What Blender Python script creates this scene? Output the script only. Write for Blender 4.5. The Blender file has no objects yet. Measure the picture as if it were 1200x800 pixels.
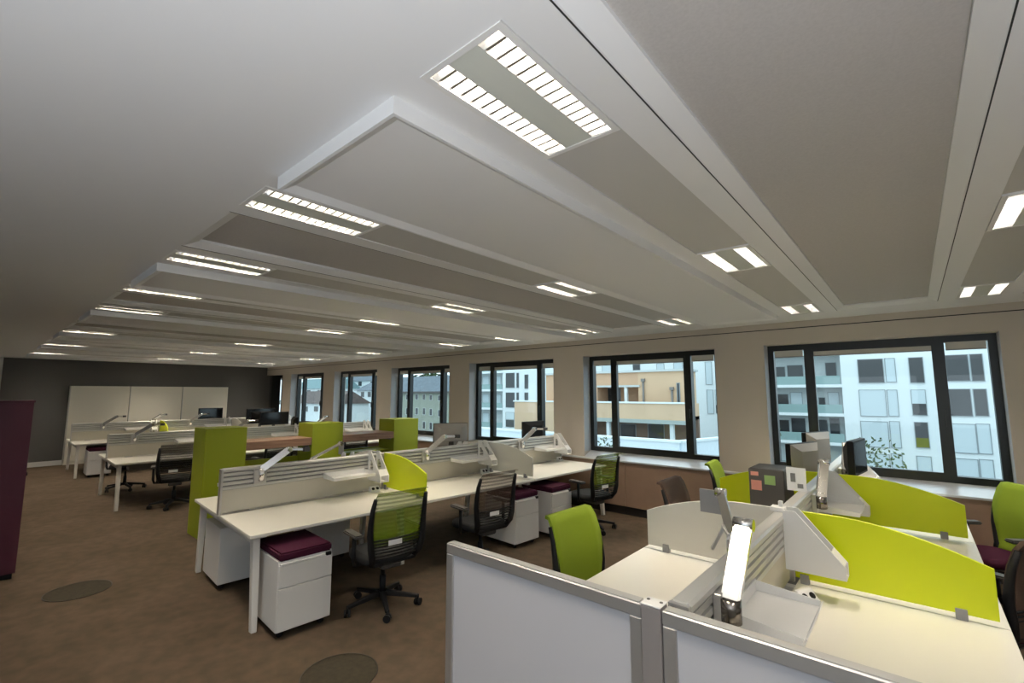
import bpy, bmesh, math, random
from math import sin, cos, pi, radians, hypot
from mathutils import Vector, Matrix
random.seed(7)
S = bpy.context.scene
COL = S.collection

# ------------------------------------------------------------------ camera
F_PX, YAW, PIT, ROLL = 542.14, radians(40.743), radians(6.385), radians(-0.04)
CAM = Vector((0, 0, 1.82))
FW = Vector((-sin(YAW) * cos(PIT), cos(YAW) * cos(PIT), sin(PIT)))
_r = Vector((cos(YAW), sin(YAW), 0)); _u = _r.cross(FW)
RT = _r * cos(ROLL) + _u * sin(ROLL); UP = -_r * sin(ROLL) + _u * cos(ROLL)
cd = bpy.data.cameras.new('camera'); cam = bpy.data.objects.new('camera', cd); COL.objects.link(cam)
cd.sensor_fit = 'HORIZONTAL'; cd.sensor_width = 36; cd.lens = F_PX / 1200 * 36; cd.clip_start = .05; cd.clip_end = 900
Mc = Matrix((RT, UP, -FW)).transposed().to_4x4(); Mc.translation = CAM
cam.matrix_world = Mc
S.camera = cam

def at(px, py, ax, val):
    """photo pixel -> point on the plane axis=val"""
    d = RT * ((px - 600) / F_PX) - UP * ((py - 400) / F_PX) + FW
    t = (val - CAM[ax]) / d[ax]
    return CAM + d * t

# ------------------------------------------------------------------ world, exposure
w = bpy.data.worlds.new('overcast_sky'); S.world = w; w.use_nodes = True
nt = w.node_tree; bg = nt.nodes['Background']
bg.inputs['Color'].default_value = (.80, .92, 1.0, 1); bg.inputs['Strength'].default_value = 1.75
S.view_settings.view_transform = 'Standard'; S.view_settings.look = 'None'
S.view_settings.exposure = 0.35; S.view_settings.gamma = 1
S.view_settings.use_curve_mapping = False
LAMP_W = 17.5                      # watts per tube
LAMP_COL = (1.0, .88, .71)

# ------------------------------------------------------------------ materials
MATS = {}
def mat(name, col, rough=.5, metal=0., noise=0., scale=40., bump=0., spec=.5, alpha=None):
    if name in MATS: return MATS[name]
    m = bpy.data.materials.new(name); m.use_nodes = True
    n = m.node_tree.nodes; l = m.node_tree.links; p = n['Principled BSDF']
    p.inputs['Base Color'].default_value = (*col, 1); p.inputs['Roughness'].default_value = rough
    p.inputs['Metallic'].default_value = metal; p.inputs['Specular IOR Level'].default_value = spec
    if noise or bump:
        tc = n.new('ShaderNodeTexCoord'); tx = n.new('ShaderNodeTexNoise'); tx.inputs['Scale'].default_value = scale
        tx.inputs['Detail'].default_value = 4
        l.new(tc.outputs['Object'], tx.inputs['Vector'])
        if noise:
            r = n.new('ShaderNodeMapRange'); r.inputs['To Min'].default_value = 1 - noise; r.inputs['To Max'].default_value = 1 + noise
            r.inputs['From Min'].default_value = .3; r.inputs['From Max'].default_value = .7
            mx = n.new('ShaderNodeVectorMath'); mx.operation = 'SCALE'; mx.inputs[0].default_value = col
            l.new(tx.outputs['Fac'], r.inputs['Value']); l.new(r.outputs['Result'], mx.inputs['Scale'])
            l.new(mx.outputs['Vector'], p.inputs['Base Color'])
        if bump:
            b = n.new('ShaderNodeBump'); b.inputs['Strength'].default_value = bump; b.inputs['Distance'].default_value = .01
            l.new(tx.outputs['Fac'], b.inputs['Height']); l.new(b.outputs['Normal'], p.inputs['Normal'])
    if alpha is not None:
        p.inputs['Alpha'].default_value = alpha
    MATS[name] = m
    return m

def carpet_mat():
    m = bpy.data.materials.new('brown_carpet'); m.use_nodes = True
    n = m.node_tree.nodes; l = m.node_tree.links; p = n['Principled BSDF']; p.inputs['Roughness'].default_value = .95
    p.inputs['Specular IOR Level'].default_value = .1
    tc = n.new('ShaderNodeTexCoord')
    a = n.new('ShaderNodeTexNoise'); a.inputs['Scale'].default_value = 1.6; a.inputs['Detail'].default_value = 5
    b = n.new('ShaderNodeTexNoise'); b.inputs['Scale'].default_value = 9; b.inputs['Detail'].default_value = 6
    c = n.new('ShaderNodeTexNoise'); c.inputs['Scale'].default_value = 260
    for t in (a, b, c): l.new(tc.outputs['Object'], t.inputs['Vector'])
    r1 = n.new('ShaderNodeValToRGB'); e = r1.color_ramp.elements
    e[0].position = .34; e[0].color = (.084, .063, .042, 1); e[1].position = .66; e[1].color = (.108, .080, .056, 1)
    r2 = n.new('ShaderNodeValToRGB'); e = r2.color_ramp.elements
    e[0].position = .36; e[0].color = (.86, .87, .86, 1); e[1].position = .64; e[1].color = (1.12, 1.08, 1.06, 1)
    mu = n.new('ShaderNodeMixRGB'); mu.blend_type = 'MULTIPLY'; mu.inputs[0].default_value = 1
    l.new(a.outputs['Fac'], r1.inputs[0]); l.new(b.outputs['Fac'], r2.inputs[0])
    l.new(r1.outputs[0], mu.inputs[1]); l.new(r2.outputs[0], mu.inputs[2]); l.new(mu.outputs[0], p.inputs['Base Color'])
    bp = n.new('ShaderNodeBump'); bp.inputs['Strength'].default_value = .5; bp.inputs['Distance'].default_value = .004
    l.new(c.outputs['Fac'], bp.inputs['Height']); l.new(bp.outputs['Normal'], p.inputs['Normal'])
    return m

def glass_mat():
    m = bpy.data.materials.new('window_glass'); m.use_nodes = True
    n = m.node_tree.nodes; l = m.node_tree.links; n.clear()
    o = n.new('ShaderNodeOutputMaterial'); t = n.new('ShaderNodeBsdfTransparent'); g = n.new('ShaderNodeBsdfGlossy')
    t.inputs[0].default_value = (.90, .96, .96, 1); g.inputs['Roughness'].default_value = .01
    fr = n.new('ShaderNodeFresnel'); fr.inputs['IOR'].default_value = 1.5
    x = n.new('ShaderNodeMixShader')
    ge = n.new('ShaderNodeNewGeometry'); iv = n.new('ShaderNodeMath'); iv.operation = 'SUBTRACT'; iv.inputs[0].default_value = 1; mu = n.new('ShaderNodeMath'); mu.operation = 'MULTIPLY'
    l.new(ge.outputs['Backfacing'], iv.inputs[1]); l.new(fr.outputs[0], mu.inputs[0]); l.new(iv.outputs[0], mu.inputs[1])
    l.new(mu.outputs[0], x.inputs[0]); l.new(t.outputs[0], x.inputs[1]); l.new(g.outputs[0], x.inputs[2]); l.new(x.outputs[0], o.inputs[0])
    return m

def wood_mat():
    m = bpy.data.materials.new('wood_veneer'); m.use_nodes = True
    n = m.node_tree.nodes; l = m.node_tree.links; p = n['Principled BSDF']; p.inputs['Roughness'].default_value = .45
    tc = n.new('ShaderNodeTexCoord'); mp = n.new('ShaderNodeMapping'); mp.inputs['Scale'].default_value = (25, 1.5, 25)
    t = n.new('ShaderNodeTexNoise'); t.inputs['Scale'].default_value = 2; t.inputs['Detail'].default_value = 5
    r = n.new('ShaderNodeValToRGB'); e = r.color_ramp.elements
    e[0].position = .3; e[0].color = (.22, .12, .075, 1); e[1].position = .7; e[1].color = (.33, .20, .13, 1)
    l.new(tc.outputs['Object'], mp.inputs[0]); l.new(mp.outputs[0], t.inputs['Vector']); l.new(t.outputs['Fac'], r.inputs[0]); l.new(r.outputs[0], p.inputs['Base Color'])
    return m

def mesh_fabric(name, col, op):
    """see-through knit: thin horizontal yarns with gaps"""
    m = bpy.data.materials.new(name); m.use_nodes = True
    n = m.node_tree.nodes; l = m.node_tree.links; p = n['Principled BSDF']
    p.inputs['Base Color'].default_value = (*col, 1); p.inputs['Roughness'].default_value = .8; p.inputs['Specular IOR Level'].default_value = .1
    o = n['Material Output']; t = n.new('ShaderNodeBsdfTransparent'); x = n.new('ShaderNodeMixShader')
    tc = n.new('ShaderNodeTexCoord'); wv = n.new('ShaderNodeTexWave'); wv.bands_direction = 'Z'; wv.inputs['Scale'].default_value = 9
    r = n.new('ShaderNodeMapRange'); r.inputs['To Min'].default_value = op - .10; r.inputs['To Max'].default_value = op + .10
    l.new(tc.outputs['Object'], wv.inputs['Vector']); l.new(wv.outputs['Fac'], r.inputs['Value']); l.new(r.outputs['Result'], x.inputs[0])
    l.new(t.outputs[0], x.inputs[1]); l.new(p.outputs[0], x.inputs[2]); l.new(x.outputs[0], o.inputs[0])
    return m

CARPET = carpet_mat(); GLASS = glass_mat(); WOOD = wood_mat()
PLASTER = mat('ceiling_paint', (.80, .80, .80), .7)
COFFER = mat('ceiling_acoustic_grey', (.50, .48, .46), .8, noise=.05, scale=120)
INFILL = mat('ceiling_infill_grey', (.55, .54, .51), .7)
JOINT = mat('dark_joint', (.03, .03, .03), .8)
WALLP = mat('beige_wall_paint', (.56, .50, .43), .75)
WALLW = mat('white_wall_paint', (.72, .72, .70), .75)
DARKW = mat('charcoal_wall_paint', (.100, .096, .091), .6)
REVEAL = mat('pale_grey_reveal', (.52, .53, .55), .6)
PANELB = mat('brown_convector_panel', (.36, .24, .17), .6, noise=.04, scale=8)
SILLM = mat('pale_aluminium_sill', (.74, .75, .78), .28, metal=.35)
BLACKF = mat('black_window_aluminium', (.008, .010, .010), .35)
BLIND = mat('off_white_blind', (.62, .60, .55), .8)
LAM = mat('warm_white_laminate', (.86, .83, .75), .38)
LEGW = mat('white_powder_coat', (.78, .76, .72), .4)
METW = mat('white_steel', (.78, .77, .75), .4)
ALU = mat('satin_aluminium', (.62, .61, .60), .38, metal=.75)
ALUL = mat('pale_aluminium_slat', (.66, .65, .62), .4, metal=.45)
SCREEN = mat('beige_screen_fabric', (.62, .58, .49), .75, noise=.04, scale=300)
CHROME = mat('polished_chrome', (.84, .83, .81), .17, metal=1)
PLATE = mat('grey_plate', (.33, .33, .34), .5)
LIME = mat('lime_acrylic', (.80, .90, .005), .35)
LIMEB = mat('lime_laminate', (.32, .385, .012), .45)
LIMEF = mat('lime_fabric', (.24, .34, .012), .85, noise=.08, scale=400, bump=.2)
BROWNF = mat('brown_fabric', (.085, .050, .033), .85, noise=.08, scale=400, bump=.2)
PURPLE = mat('plum_fabric', (.048, .008, .023), .95, noise=.1, scale=300, bump=.2, spec=.15)
PLUM = mat('plum_laminate', (.055, .006, .020), .5)
WHITED = mat('white_divider_acrylic', (.80, .78, .72), .45)
WHITEP = mat('white_plastic', (.90, .89, .87), .4)
BLACKP = mat('black_plastic', (.008, .008, .009), .55, spec=.3)
DGREY = mat('dark_grey_plastic', (.075, .070, .066), .5)
GREYP = mat('mid_grey_plastic', (.22, .22, .22), .5)
MONB = mat('monitor_back_grey', (.38, .36, .33), .45)
GLASSB = mat('black_screen_glass', (.006, .006, .007), .12)
BOARDW = mat('white_board_steel', (.60, .60, .635), .35)
CUPW = mat('pale_cupboard_lacquer', (.82, .78, .68), .45)
REFL = mat('louvre_reflector', (.92, .92, .92), .25, metal=.9)
PAPER = mat('paper', (.85, .85, .85), .9)
PINK = mat('pink_note', (.75, .33, .26), .9)
GREENN = mat('green_note', (.33, .50, .18), .9)
MESHG = mesh_fabric('green_knit_mesh', (.26, .37, .02), .50)
MESHB = mesh_fabric('brown_knit_mesh', (.12, .08, .06), .45)
MESHK = mesh_fabric('black_knit_mesh', (.03, .03, .03), .55)

# ------------------------------------------------------------------ mesh builder
class MB:
    def __init__(s): s.v = []; s.f = []; s.sm = []
    def add(s, vs, fs, smooth=False):
        o = len(s.v); s.v += [tuple(v) for v in vs]
        for f in fs: s.f.append([i + o for i in f]); s.sm.append(smooth)
        return s
    def box(s, x0, x1, y0, y1, z0, z1):
        v = [(x, y, z) for z in (z0, z1) for y in (y0, y1) for x in (x0, x1)]
        return s.add(v, [(0, 2, 3, 1), (4, 5, 7, 6), (0, 1, 5, 4), (2, 6, 7, 3), (0, 4, 6, 2), (1, 3, 7, 5)])
    def cbox(s, cx, cy, cz, sx, sy, sz): return s.box(cx - sx / 2, cx + sx / 2, cy - sy / 2, cy + sy / 2, cz - sz / 2, cz + sz / 2)
    def bar(s, p, q, a, b, up=(0, 0, 1), a2=None, b2=None):
        """rectangular bar p->q, a wide across, b thick along 'up'"""
        p = Vector(p); q = Vector(q); d = (q - p).normalized(); up = Vector(up)
        sd = d.cross(up)
        if sd.length < 1e-4: sd = d.cross(Vector((1, 0, 0)))
        sd.normalize(); un = sd.cross(d)
        a2 = a if a2 is None else a2; b2 = b if b2 is None else b2
        v = []
        for c, aa, bb in ((p, a, b), (q, a2, b2)):
            for i, j in ((-1, -1), (1, -1), (1, 1), (-1, 1)): v.append(c + sd * (i * aa / 2) + un * (j * bb / 2))
        return s.add(v, [(3, 2, 1, 0), (4, 5, 6, 7), (0, 1, 5, 4), (1, 2, 6, 5), (2, 3, 7, 6), (3, 0, 4, 7)])
    def cyl(s, p, q, r, n=12, r2=None, smooth=True):
        p = Vector(p); q = Vector(q); d = (q - p).normalized(); r2 = r if r2 is None else r2
        a = d.cross(Vector((0, 0, 1)))
        if a.length < 1e-3: a = Vector((1, 0, 0))
        a.normalize(); b = d.cross(a); v = []
        for c, rr in ((p, r), (q, r2)):
            for i in range(n): v.append(c + a * (rr * cos(2 * pi * i / n)) + b * (rr * sin(2 * pi * i / n)))
        s.add(v, [(i, (i + 1) % n, n + (i + 1) % n, n + i) for i in range(n)], smooth)
        s.f.append([len(s.v) - 2 * n + i for i in range(n)][::-1]); s.sm.append(False)
        s.f.append([len(s.v) - n + i for i in range(n)]); s.sm.append(False)
        return s
    def tube(s, pts, r, n=8, rad=None):
        pts = [Vector(p) for p in pts]; rings = []; o = len(s.v); k = len(pts)
        ref = Vector((0, 1, 0.01))
        for i, p in enumerate(pts):
            d = (pts[min(i + 1, k - 1)] - pts[max(i - 1, 0)]).normalized()
            a = d.cross(ref)
            if a.length < 1e-3: a = d.cross(Vector((1, 0, 0)))
            a.normalize(); b = d.cross(a); rr = rad[i] if rad else r
            for j in range(n): s.v.append(tuple(p + a * (rr * cos(2 * pi * j / n)) + b * (rr * sin(2 * pi * j / n))))
        for i in range(k - 1):
            for j in range(n):
                s.f.append([o + i * n + j, o + i * n + (j + 1) % n, o + (i + 1) * n + (j + 1) % n, o + (i + 1) * n + j]); s.sm.append(True)
        s.f.append([o + j for j in range(n)][::-1]); s.sm.append(False)
        s.f.append([o + (k - 1) * n + j for j in range(n)]); s.sm.append(False)
        return s
    def prism(s, poly, plane, c0, c1):
        """polygon in a plane ('xz','yz','xy') extruded along the third axis c0..c1"""
        n = len(poly)
        def mk(a, b, c): return {'xz': (a, c, b), 'yz': (c, a, b), 'xy': (a, b, c)}[plane]
        v = [mk(a, b, c0) for a, b in poly] + [mk(a, b, c1) for a, b in poly]
        return s.add(v, [list(range(n))[::-1], list(range(n, 2 * n))] + [(i, (i + 1) % n, n + (i + 1) % n, n + i) for i in range(n)])
    def sheet(s, grid, t):
        """grid of points (rows) given thickness t along the row normal"""
        R = len(grid); K = len(grid[0]); g = [[Vector(p) for p in r] for r in grid]; o = len(s.v); fr = []; bk = []
        for i in range(R):
            for j in range(K):
                du = g[min(i + 1, R - 1)][j] - g[max(i - 1, 0)][j]; dv = g[i][min(j + 1, K - 1)] - g[i][max(j - 1, 0)]
                nn = du.cross(dv).normalized(); fr.append(g[i][j] + nn * (t / 2)); bk.append(g[i][j] - nn * (t / 2))
        s.v += [tuple(p) for p in fr + bk]; N = R * K
        q = lambda i, j: i * K + j
        for i in range(R - 1):
            for j in range(K - 1):
                a, b, c, d = q(i, j), q(i, j + 1), q(i + 1, j + 1), q(i + 1, j)
                s.f.append([o + d, o + c, o + b, o + a]); s.sm.append(True)
                s.f.append([o + N + a, o + N + b, o + N + c, o + N + d]); s.sm.append(True)
        ed = [q(0, j) for j in range(K)] + [q(i, K - 1) for i in range(1, R)] + [q(R - 1, j) for j in range(K - 2, -1, -1)] + [q(i, 0) for i in range(R - 2, 0, -1)]
        for i in range(len(ed)):
            a, b = ed[i], ed[(i + 1) % len(ed)]
            s.f.append([o + a, o + b, o + N + b, o + N + a]); s.sm.append(False)
        return s
    def mesh(s, name, bevel=0., seg=1):
        me = bpy.data.meshes.new(name); me.from_pydata(s.v, [], s.f)
        for p, k in zip(me.polygons, s.sm): p.use_smooth = k
        bm = bmesh.new(); bm.from_mesh(me); bmesh.ops.recalc_face_normals(bm, faces=bm.faces)
        if bevel: bmesh.ops.bevel(bm, geom=list(bm.edges), offset=bevel, segments=seg, affect='EDGES', clamp_overlap=True)
        bm.to_mesh(me); bm.free(); me.update()
        return me
    def build(s, name, m, parent=None, bevel=0., seg=1, loc=None):
        return link(name, s.mesh(name, bevel, seg), m, parent, loc)

def link(name, me, m=None, parent=None, loc=None, rz=0):
    if m is not None and not me.materials: me.materials.append(m)
    o = bpy.data.objects.new(name, me); COL.objects.link(o)
    if parent: o.parent = parent
    if loc is not None: o.location = loc
    if rz: o.rotation_euler.z = rz
    return o
CACHE = {}
def shared(key, fn):
    if key not in CACHE: CACHE[key] = fn()
    return CACHE[key]
def tag(o, label=None, cat=None, group=None, kind=None):
    if label: o['label'] = label
    if cat: o['category'] = cat
    if group: o['group'] = group
    if kind: o['kind'] = kind
    return o
def thing(name, label, cat, loc=(0, 0, 0), rz=0., group=None):
    o = bpy.data.objects.new(name, None); COL.objects.link(o); o.empty_display_size = .1
    o.location = loc; o.rotation_euler.z = rz
    return tag(o, label, cat, group)
def struct(o): o['kind'] = 'structure'; return o
def copy_tree(o, parent=None):
    c = o.copy(); COL.objects.link(c)
    if parent: c.parent = parent
    for ch in list(o.children): copy_tree(ch, c)
    return c
def lab(o, s): o['label'] = s; return o

# ================================================================== ROOM SHELL
XE, XR = -16.75, 4.7           # far end wall, wall beyond the camera's right
YB, YW, YG = -3.6, 6.57, 6.80  # wall behind the camera, window wall face, glazing plane
ZC = 2.70
MOD = 1.35                     # facade module
WZ0, WZ1 = .885, 2.43          # window frame bottom / top
WINW, WPER, W1L = 2.10, 2.70, -1.41

struct(MB().box(XE - .3, XR + .3, YB - .3, YW + .6, -.25, 0).build('floor', CARPET))
for c, lb in (((-6.02, .80), None), ((-2.97, 1.72), None)):
    r = .235
    b = MB(); n = 40
    pts = [(c[0] + r * cos(2 * pi * i / n), c[1] + r * sin(2 * pi * i / n)) for i in range(n)]
    b.prism(pts, 'xy', 0.0, .004)
    o = thing('floor_outlet_cover', 'round dark carpeted floor box cover ' + ('beside the plum cupboard' if c[0] < -4 else 'beside the white pedestal with plum cushion'), 'floor cover', (0, 0, 0))
    o.location = (c[0], c[1], 0)
    lid = b.build('lid', mat('dark_olive_carpet', (.034, .026, .012), .95, noise=.2, scale=30), o, loc=(-c[0], -c[1], 0))
    g = MB(); m_ = 40
    g.add([(rr * cos(2 * pi * i / m_), rr * sin(2 * pi * i / m_), z) for rr, z in ((r, .0), (r, .005), (r + .008, .005), (r + .008, 0)) for i in range(m_)],
          [(k * m_ + i, k * m_ + (i + 1) % m_, (k + 1) * m_ + (i + 1) % m_, (k + 1) * m_ + i) for k in range(3) for i in range(m_)])
    g.build('trim_ring', mat('dark_brown_ring', (.03, .022, .012), .6), o)

# ---- window wall with openings
wins = [(W1L - WPER * k, W1L - WPER * k + WINW) for k in range(-1, 7)]     # x0,x1 ; index 0 is beyond the frame
wl = MB()
edges = [XR]
for x0, x1 in wins: edges += [x1, x0]
edges.append(XE - .3)
for i in range(0, len(edges), 2):           # piers
    if edges[i] - edges[i + 1] > .01: wl.box(edges[i + 1], edges[i], YW, YG + .12, .80, WZ1)
wl.box(XE - .3, XR, YW, YG + .12, WZ1, ZC + .1)       # lintel
wall_win = struct(wl.build('wall_window', WALLP))
cap = MB(); cap.box(XE - .3, XR, YW - .004, YW, 2.614, 2.624); cap.build('joint_line', JOINT, wall_win)
# pale side reveals
for x0, x1 in wins:
    rv = MB(); rv.box(x0 - .001, x0 + .004, YW + .005, YG - .03, WZ0, WZ1 - .002); rv.box(x1 - .004, x1 + .001, YW + .005, YG - .03, WZ0, WZ1 - .002)
    rv.build('reveal_lining', REVEAL, wall_win)
# wall below the windows: brown convector casing, dark plinth gap, sill
low = struct(MB().box(XE - .3, XR, YW + .06, YG + .12, 0, .77).build('wall_below_windows', WALLP))
x = XR; k = 0
while x > XE:
    x2 = max(x - MOD, XE)
    MB().box(x2 + .004, x - .004, YW, YW + .05, .125, .775).build('casing_panel', PANELB, low, bevel=.003)
    x = x2
MB().box(XE, XR, YW + .03, YW + .06, 0, .125).build('plinth', mat('black_plinth', (.02, .016, .014), .7), low)
MB().prism([(YW - .02, .775), (YG + .12, .775), (YG + .12, WZ0), (YG - .045, WZ0), (YW - .02, .797)], 'yz', XE, XR).build('sill', SILLM, low)

def make_window(idx, x0, x1, full=True):
    root = bpy.data.objects.new('window_%d' % idx, None); COL.objects.link(root); root.location = (x0, YG, WZ0)
    root['kind'] = 'structure'
    W = x1 - x0; H = WZ1 - WZ0
    fr = .07; m1 = .445; m2 = 1.66; mw = .075
    def mk():
        b = MB(); d0, d1 = -.03, .07
        b.box(0, W, d0, d1, 0, fr); b.box(0, W, d0, d1, H - fr, H); b.box(0, fr, d0, d1, fr, H - fr); b.box(W - fr, W, d0, d1, fr, H - fr)
        return b.mesh('window_frame')
    link('window_frame', shared('wf', mk), BLACKF, root)
    for xm in (m1, m2):
        link('mullion', shared('wm', lambda: MB().box(-mw / 2, mw / 2, -.04, .07, fr, H - fr).mesh('mullion')), BLACKF, root, (xm, 0, 0))
    panes = ((fr, m1 - mw / 2), (m1 + mw / 2, m2 - mw / 2), (m2 + mw / 2, W - fr))
    for j, (a, c) in enumerate(panes):
        link('pane', shared(('wp', j), lambda: MB().box(a, c, .010, .016, fr, H - fr).mesh('pane')), GLASS, root)
        bl = link('roller_blind', shared(('wb', j), lambda: MB().box(a + .012, c - .012, -.022, -.008, H - fr - .075, H - fr).mesh('roller_blind')), BLIND, root)
        link('bottom_bar', shared(('wbb', j), lambda: MB().box(a + .012, c - .012, -.025, -.003, H - fr - .087, H - fr - .075).mesh('bottom_bar')), mat('grey_blind_bar', (.35, .34, .32), .6), bl)
    sash = MB(); a, c = panes[1]; t = .028
    sash.box(a, c, -.045, .0, fr, fr + t); sash.box(a, c, -.045, -.026, H - fr - t, H - fr); sash.box(a, a + t, -.045, .0, fr + t, H - fr - t); sash.box(c - t, c, -.045, .0, fr + t, H - fr - t)
    link('sash', shared('ws', lambda: sash.mesh('sash')), BLACKF, root)
    hd = MB(); hd.box(c + .03, c + .055, -.055, -.04, H * .42, H * .42 + .10); hd.bar((c + .042, -.055, H * .42 + .05), (c + .042, -.095, H * .42 + .05), .018, .018); hd.box(c + .032, c + .052, -.10, -.085, H * .42 - .07, H * .42 + .06)
    link('window_handle', shared('wh', lambda: hd.mesh('window_handle')), BLACKF, root)
    return root
for i, (x0, x1) in enumerate(wins):
    make_window(i + 1, x0, x1)

# ---- far end wall
we = struct(MB().box(XE - .25, XE, .44, YW + .1, 0, ZC + .1).build('wall_end', DARKW))
struct(MB().box(XE - .25, XE - .02, YB, .44, 0, ZC + .1).build('wall_end_white', WALLW))
struct(MB().box(XE - .25, XE, YW + .1, YG - .03, 0, ZC + .1).build('wall_end_infill', mat('charcoal_infill', (.055, .056, .056), .6)))
struct(MB().box(XE, -16.08, YG - .075, YG - .05, .80, WZ1).build('trim_1', BLACKF))
bb = struct(MB().box(XE, XE + .015, .44, 1.66, 0, .12).build('baseboard_end', WALLW))
bb2 = struct(MB().box(XE, XE + .015, 5.36, YW, 0, .12).build('baseboard_end_right', WALLW))
# ---- walls behind and beside the camera (complete the room)
struct(MB().box(XE, XR, YB - .2, YB, 0, .9).build('wall_back', WALLW))
wb_ = MB(); wb_.box(XE, XR, YB - .2, YB, 2.3, ZC + .1)
for xa in (-16.75, -13.4, -10.7, -8.0, -5.3): wb_.box(xa, xa + 2.75, YB - .2, YB, .9, 2.3)
for xa in (-2.6, .1, 2.8, 4.5): wb_.box(xa, xa + .5, YB - .2, YB, .9, 2.3)
struct(wb_.build('wall_back_upper', WALLW))
struct(MB().box(XR, XR + .2, YB, YW + .3, 0, ZC + .1).build('wall_right', WALLW))

# ================================================================== CEILING
Y0, Y1 = .745, 6.0
ceil = struct(MB().box(XE - .3, XR + .2, YB - .2, YG + .12, 2.86, 2.95).build('ceiling', PLASTER))
MB().box(XE, XR, YB, Y0, ZC, 2.86).build('soffit', PLASTER, ceil)
MB().box(XE, XR, Y1, YW, ZC, 2.86).build('perimeter_soffit', PLASTER, ceil)
strips = [-.83 - MOD * k for k in range(-4, 12)]
FIX_Y = ((.745, 1.345), (2.95, 3.55), (5.345, 5.945))
FW2 = .155                                       # half width of fixture channel
SH = .275                                        # half width of strip
for sx in strips:
    for s in (-1, 1):
        a, b = sorted((sx + s * FW2, sx + s * SH))
        link('beam', shared('beam', lambda: MB().box(-(SH - FW2) / 2, (SH - FW2) / 2, Y0, Y1, ZC, 2.86).mesh('beam')), PLASTER, ceil, ((a + b) / 2, 0, 0))
    link('strip_back', shared('sback', lambda: MB().box(-FW2, FW2, Y0, Y1, ZC + .085, ZC + .1).mesh('strip_back')), PLASTER, ceil, (sx, 0, 0))
    ys = [FIX_Y[0][1], FIX_Y[1][0], FIX_Y[1][1], FIX_Y[2][0]]
    for q in (0, 2):
        link('infill_panel', shared(('inf', q), lambda: MB().box(-FW2 + .003, FW2 - .003, ys[q] + .004, ys[q + 1] - .004, ZC + .006, ZC + .02).mesh('infill_panel')), INFILL, ceil, (sx, 0, 0))
    link('infill_panel', shared('infe', lambda: MB().box(-FW2 + .003, FW2 - .003, FIX_Y[2][1] + .004, Y1, ZC + .006, ZC + .02).mesh('infill_panel')), INFILL, ceil, (sx, 0, 0))
def raft_mesh():
    """dropped flat ceiling raft with a chamfered rim"""
    hw = MOD / 2 - SH; zb = ZC - .055; b = MB()
    o = [(-hw, Y0 - .0, 0), (hw, Y0, 0), (hw, Y1 - .12, 0), (-hw, Y1 - .12, 0)]
    def ring(ins, z): return [(-hw + ins, Y0 + ins, z), (hw - ins, Y0 + ins, z), (hw - ins, Y1 - .12 - ins, z), (-hw + ins, Y1 - .12 - ins, z)]
    R = [ring(0, ZC + .05), ring(0, zb), ring(.012, zb), ring(.05, zb + .022)]
    v = [p for r in R for p in r]; f = []
    for k in range(3):
        for i in range(4): f.append((k * 4 + i, k * 4 + (i + 1) % 4, k * 4 + 4 + (i + 1) % 4, k * 4 + 4 + i))
    f.append((12, 13, 14, 15)); f.append((3, 2, 1, 0))
    return b.add(v, f).mesh('raft')
def coffer_mesh():
    hw = MOD / 2 - SH; b = MB()
    def ring(ins, z): return [(-hw + ins, Y0 + ins, z), (hw - ins, Y0 + ins, z), (hw - ins, Y1 - ins, z), (-hw + ins, Y1 - ins, z)]
    R = [ring(0, ZC + .001), ring(.008, ZC + .001), ring(.07, ZC + .03), ring(.07, ZC + .045)]
    v = [p for r in R for p in r]; f = []
    for k in range(3):
        for i in range(4): f.append((k * 4 + i, k * 4 + (i + 1) % 4, k * 4 + 4 + (i + 1) % 4, k * 4 + 4 + i))
    me = b.add(v, f).mesh('coffer_frame')
    return me
for i, sx in enumerate(strips[:-1]):
    cx = sx - MOD / 2
    if (round((sx + .83) / MOD)) % 2 == 0:      # dropped raft left of the -.83 strip, then alternating
        link('raft', shared('raft', raft_mesh), PLASTER, ceil, (cx, 0, 0))
    else:
        hw = MOD / 2 - SH
        link('coffer_frame', shared('cofr', coffer_mesh), PLASTER, ceil, (cx, 0, 0))
        link('coffer_panel', shared('cop', lambda: MB().box(-hw + .06, hw - .06, Y0 + .06, Y1 - .06, ZC + .045, ZC + .06).mesh('coffer_panel')), COFFER, ceil, (cx, 0, 0))
        jl = MB(); jl.box(-hw - .001, -hw + .003, Y0, Y1, ZC - .001, ZC + .02); jl.box(hw - .003, hw + .001, Y0, Y1, ZC - .001, ZC + .02)
        link('joint_line', shared('cojl', lambda: jl.mesh('joint_line')), JOINT, ceil, (cx, 0, 0))
MB().box(XE, strips[-1] - SH, Y0, Y1, ZC, 2.86).build('end_soffit', PLASTER, ceil)
MB().box(strips[0] + SH, XR, Y0, Y1, ZC, 2.86).build('end_soffit', PLASTER, ceil)

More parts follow.
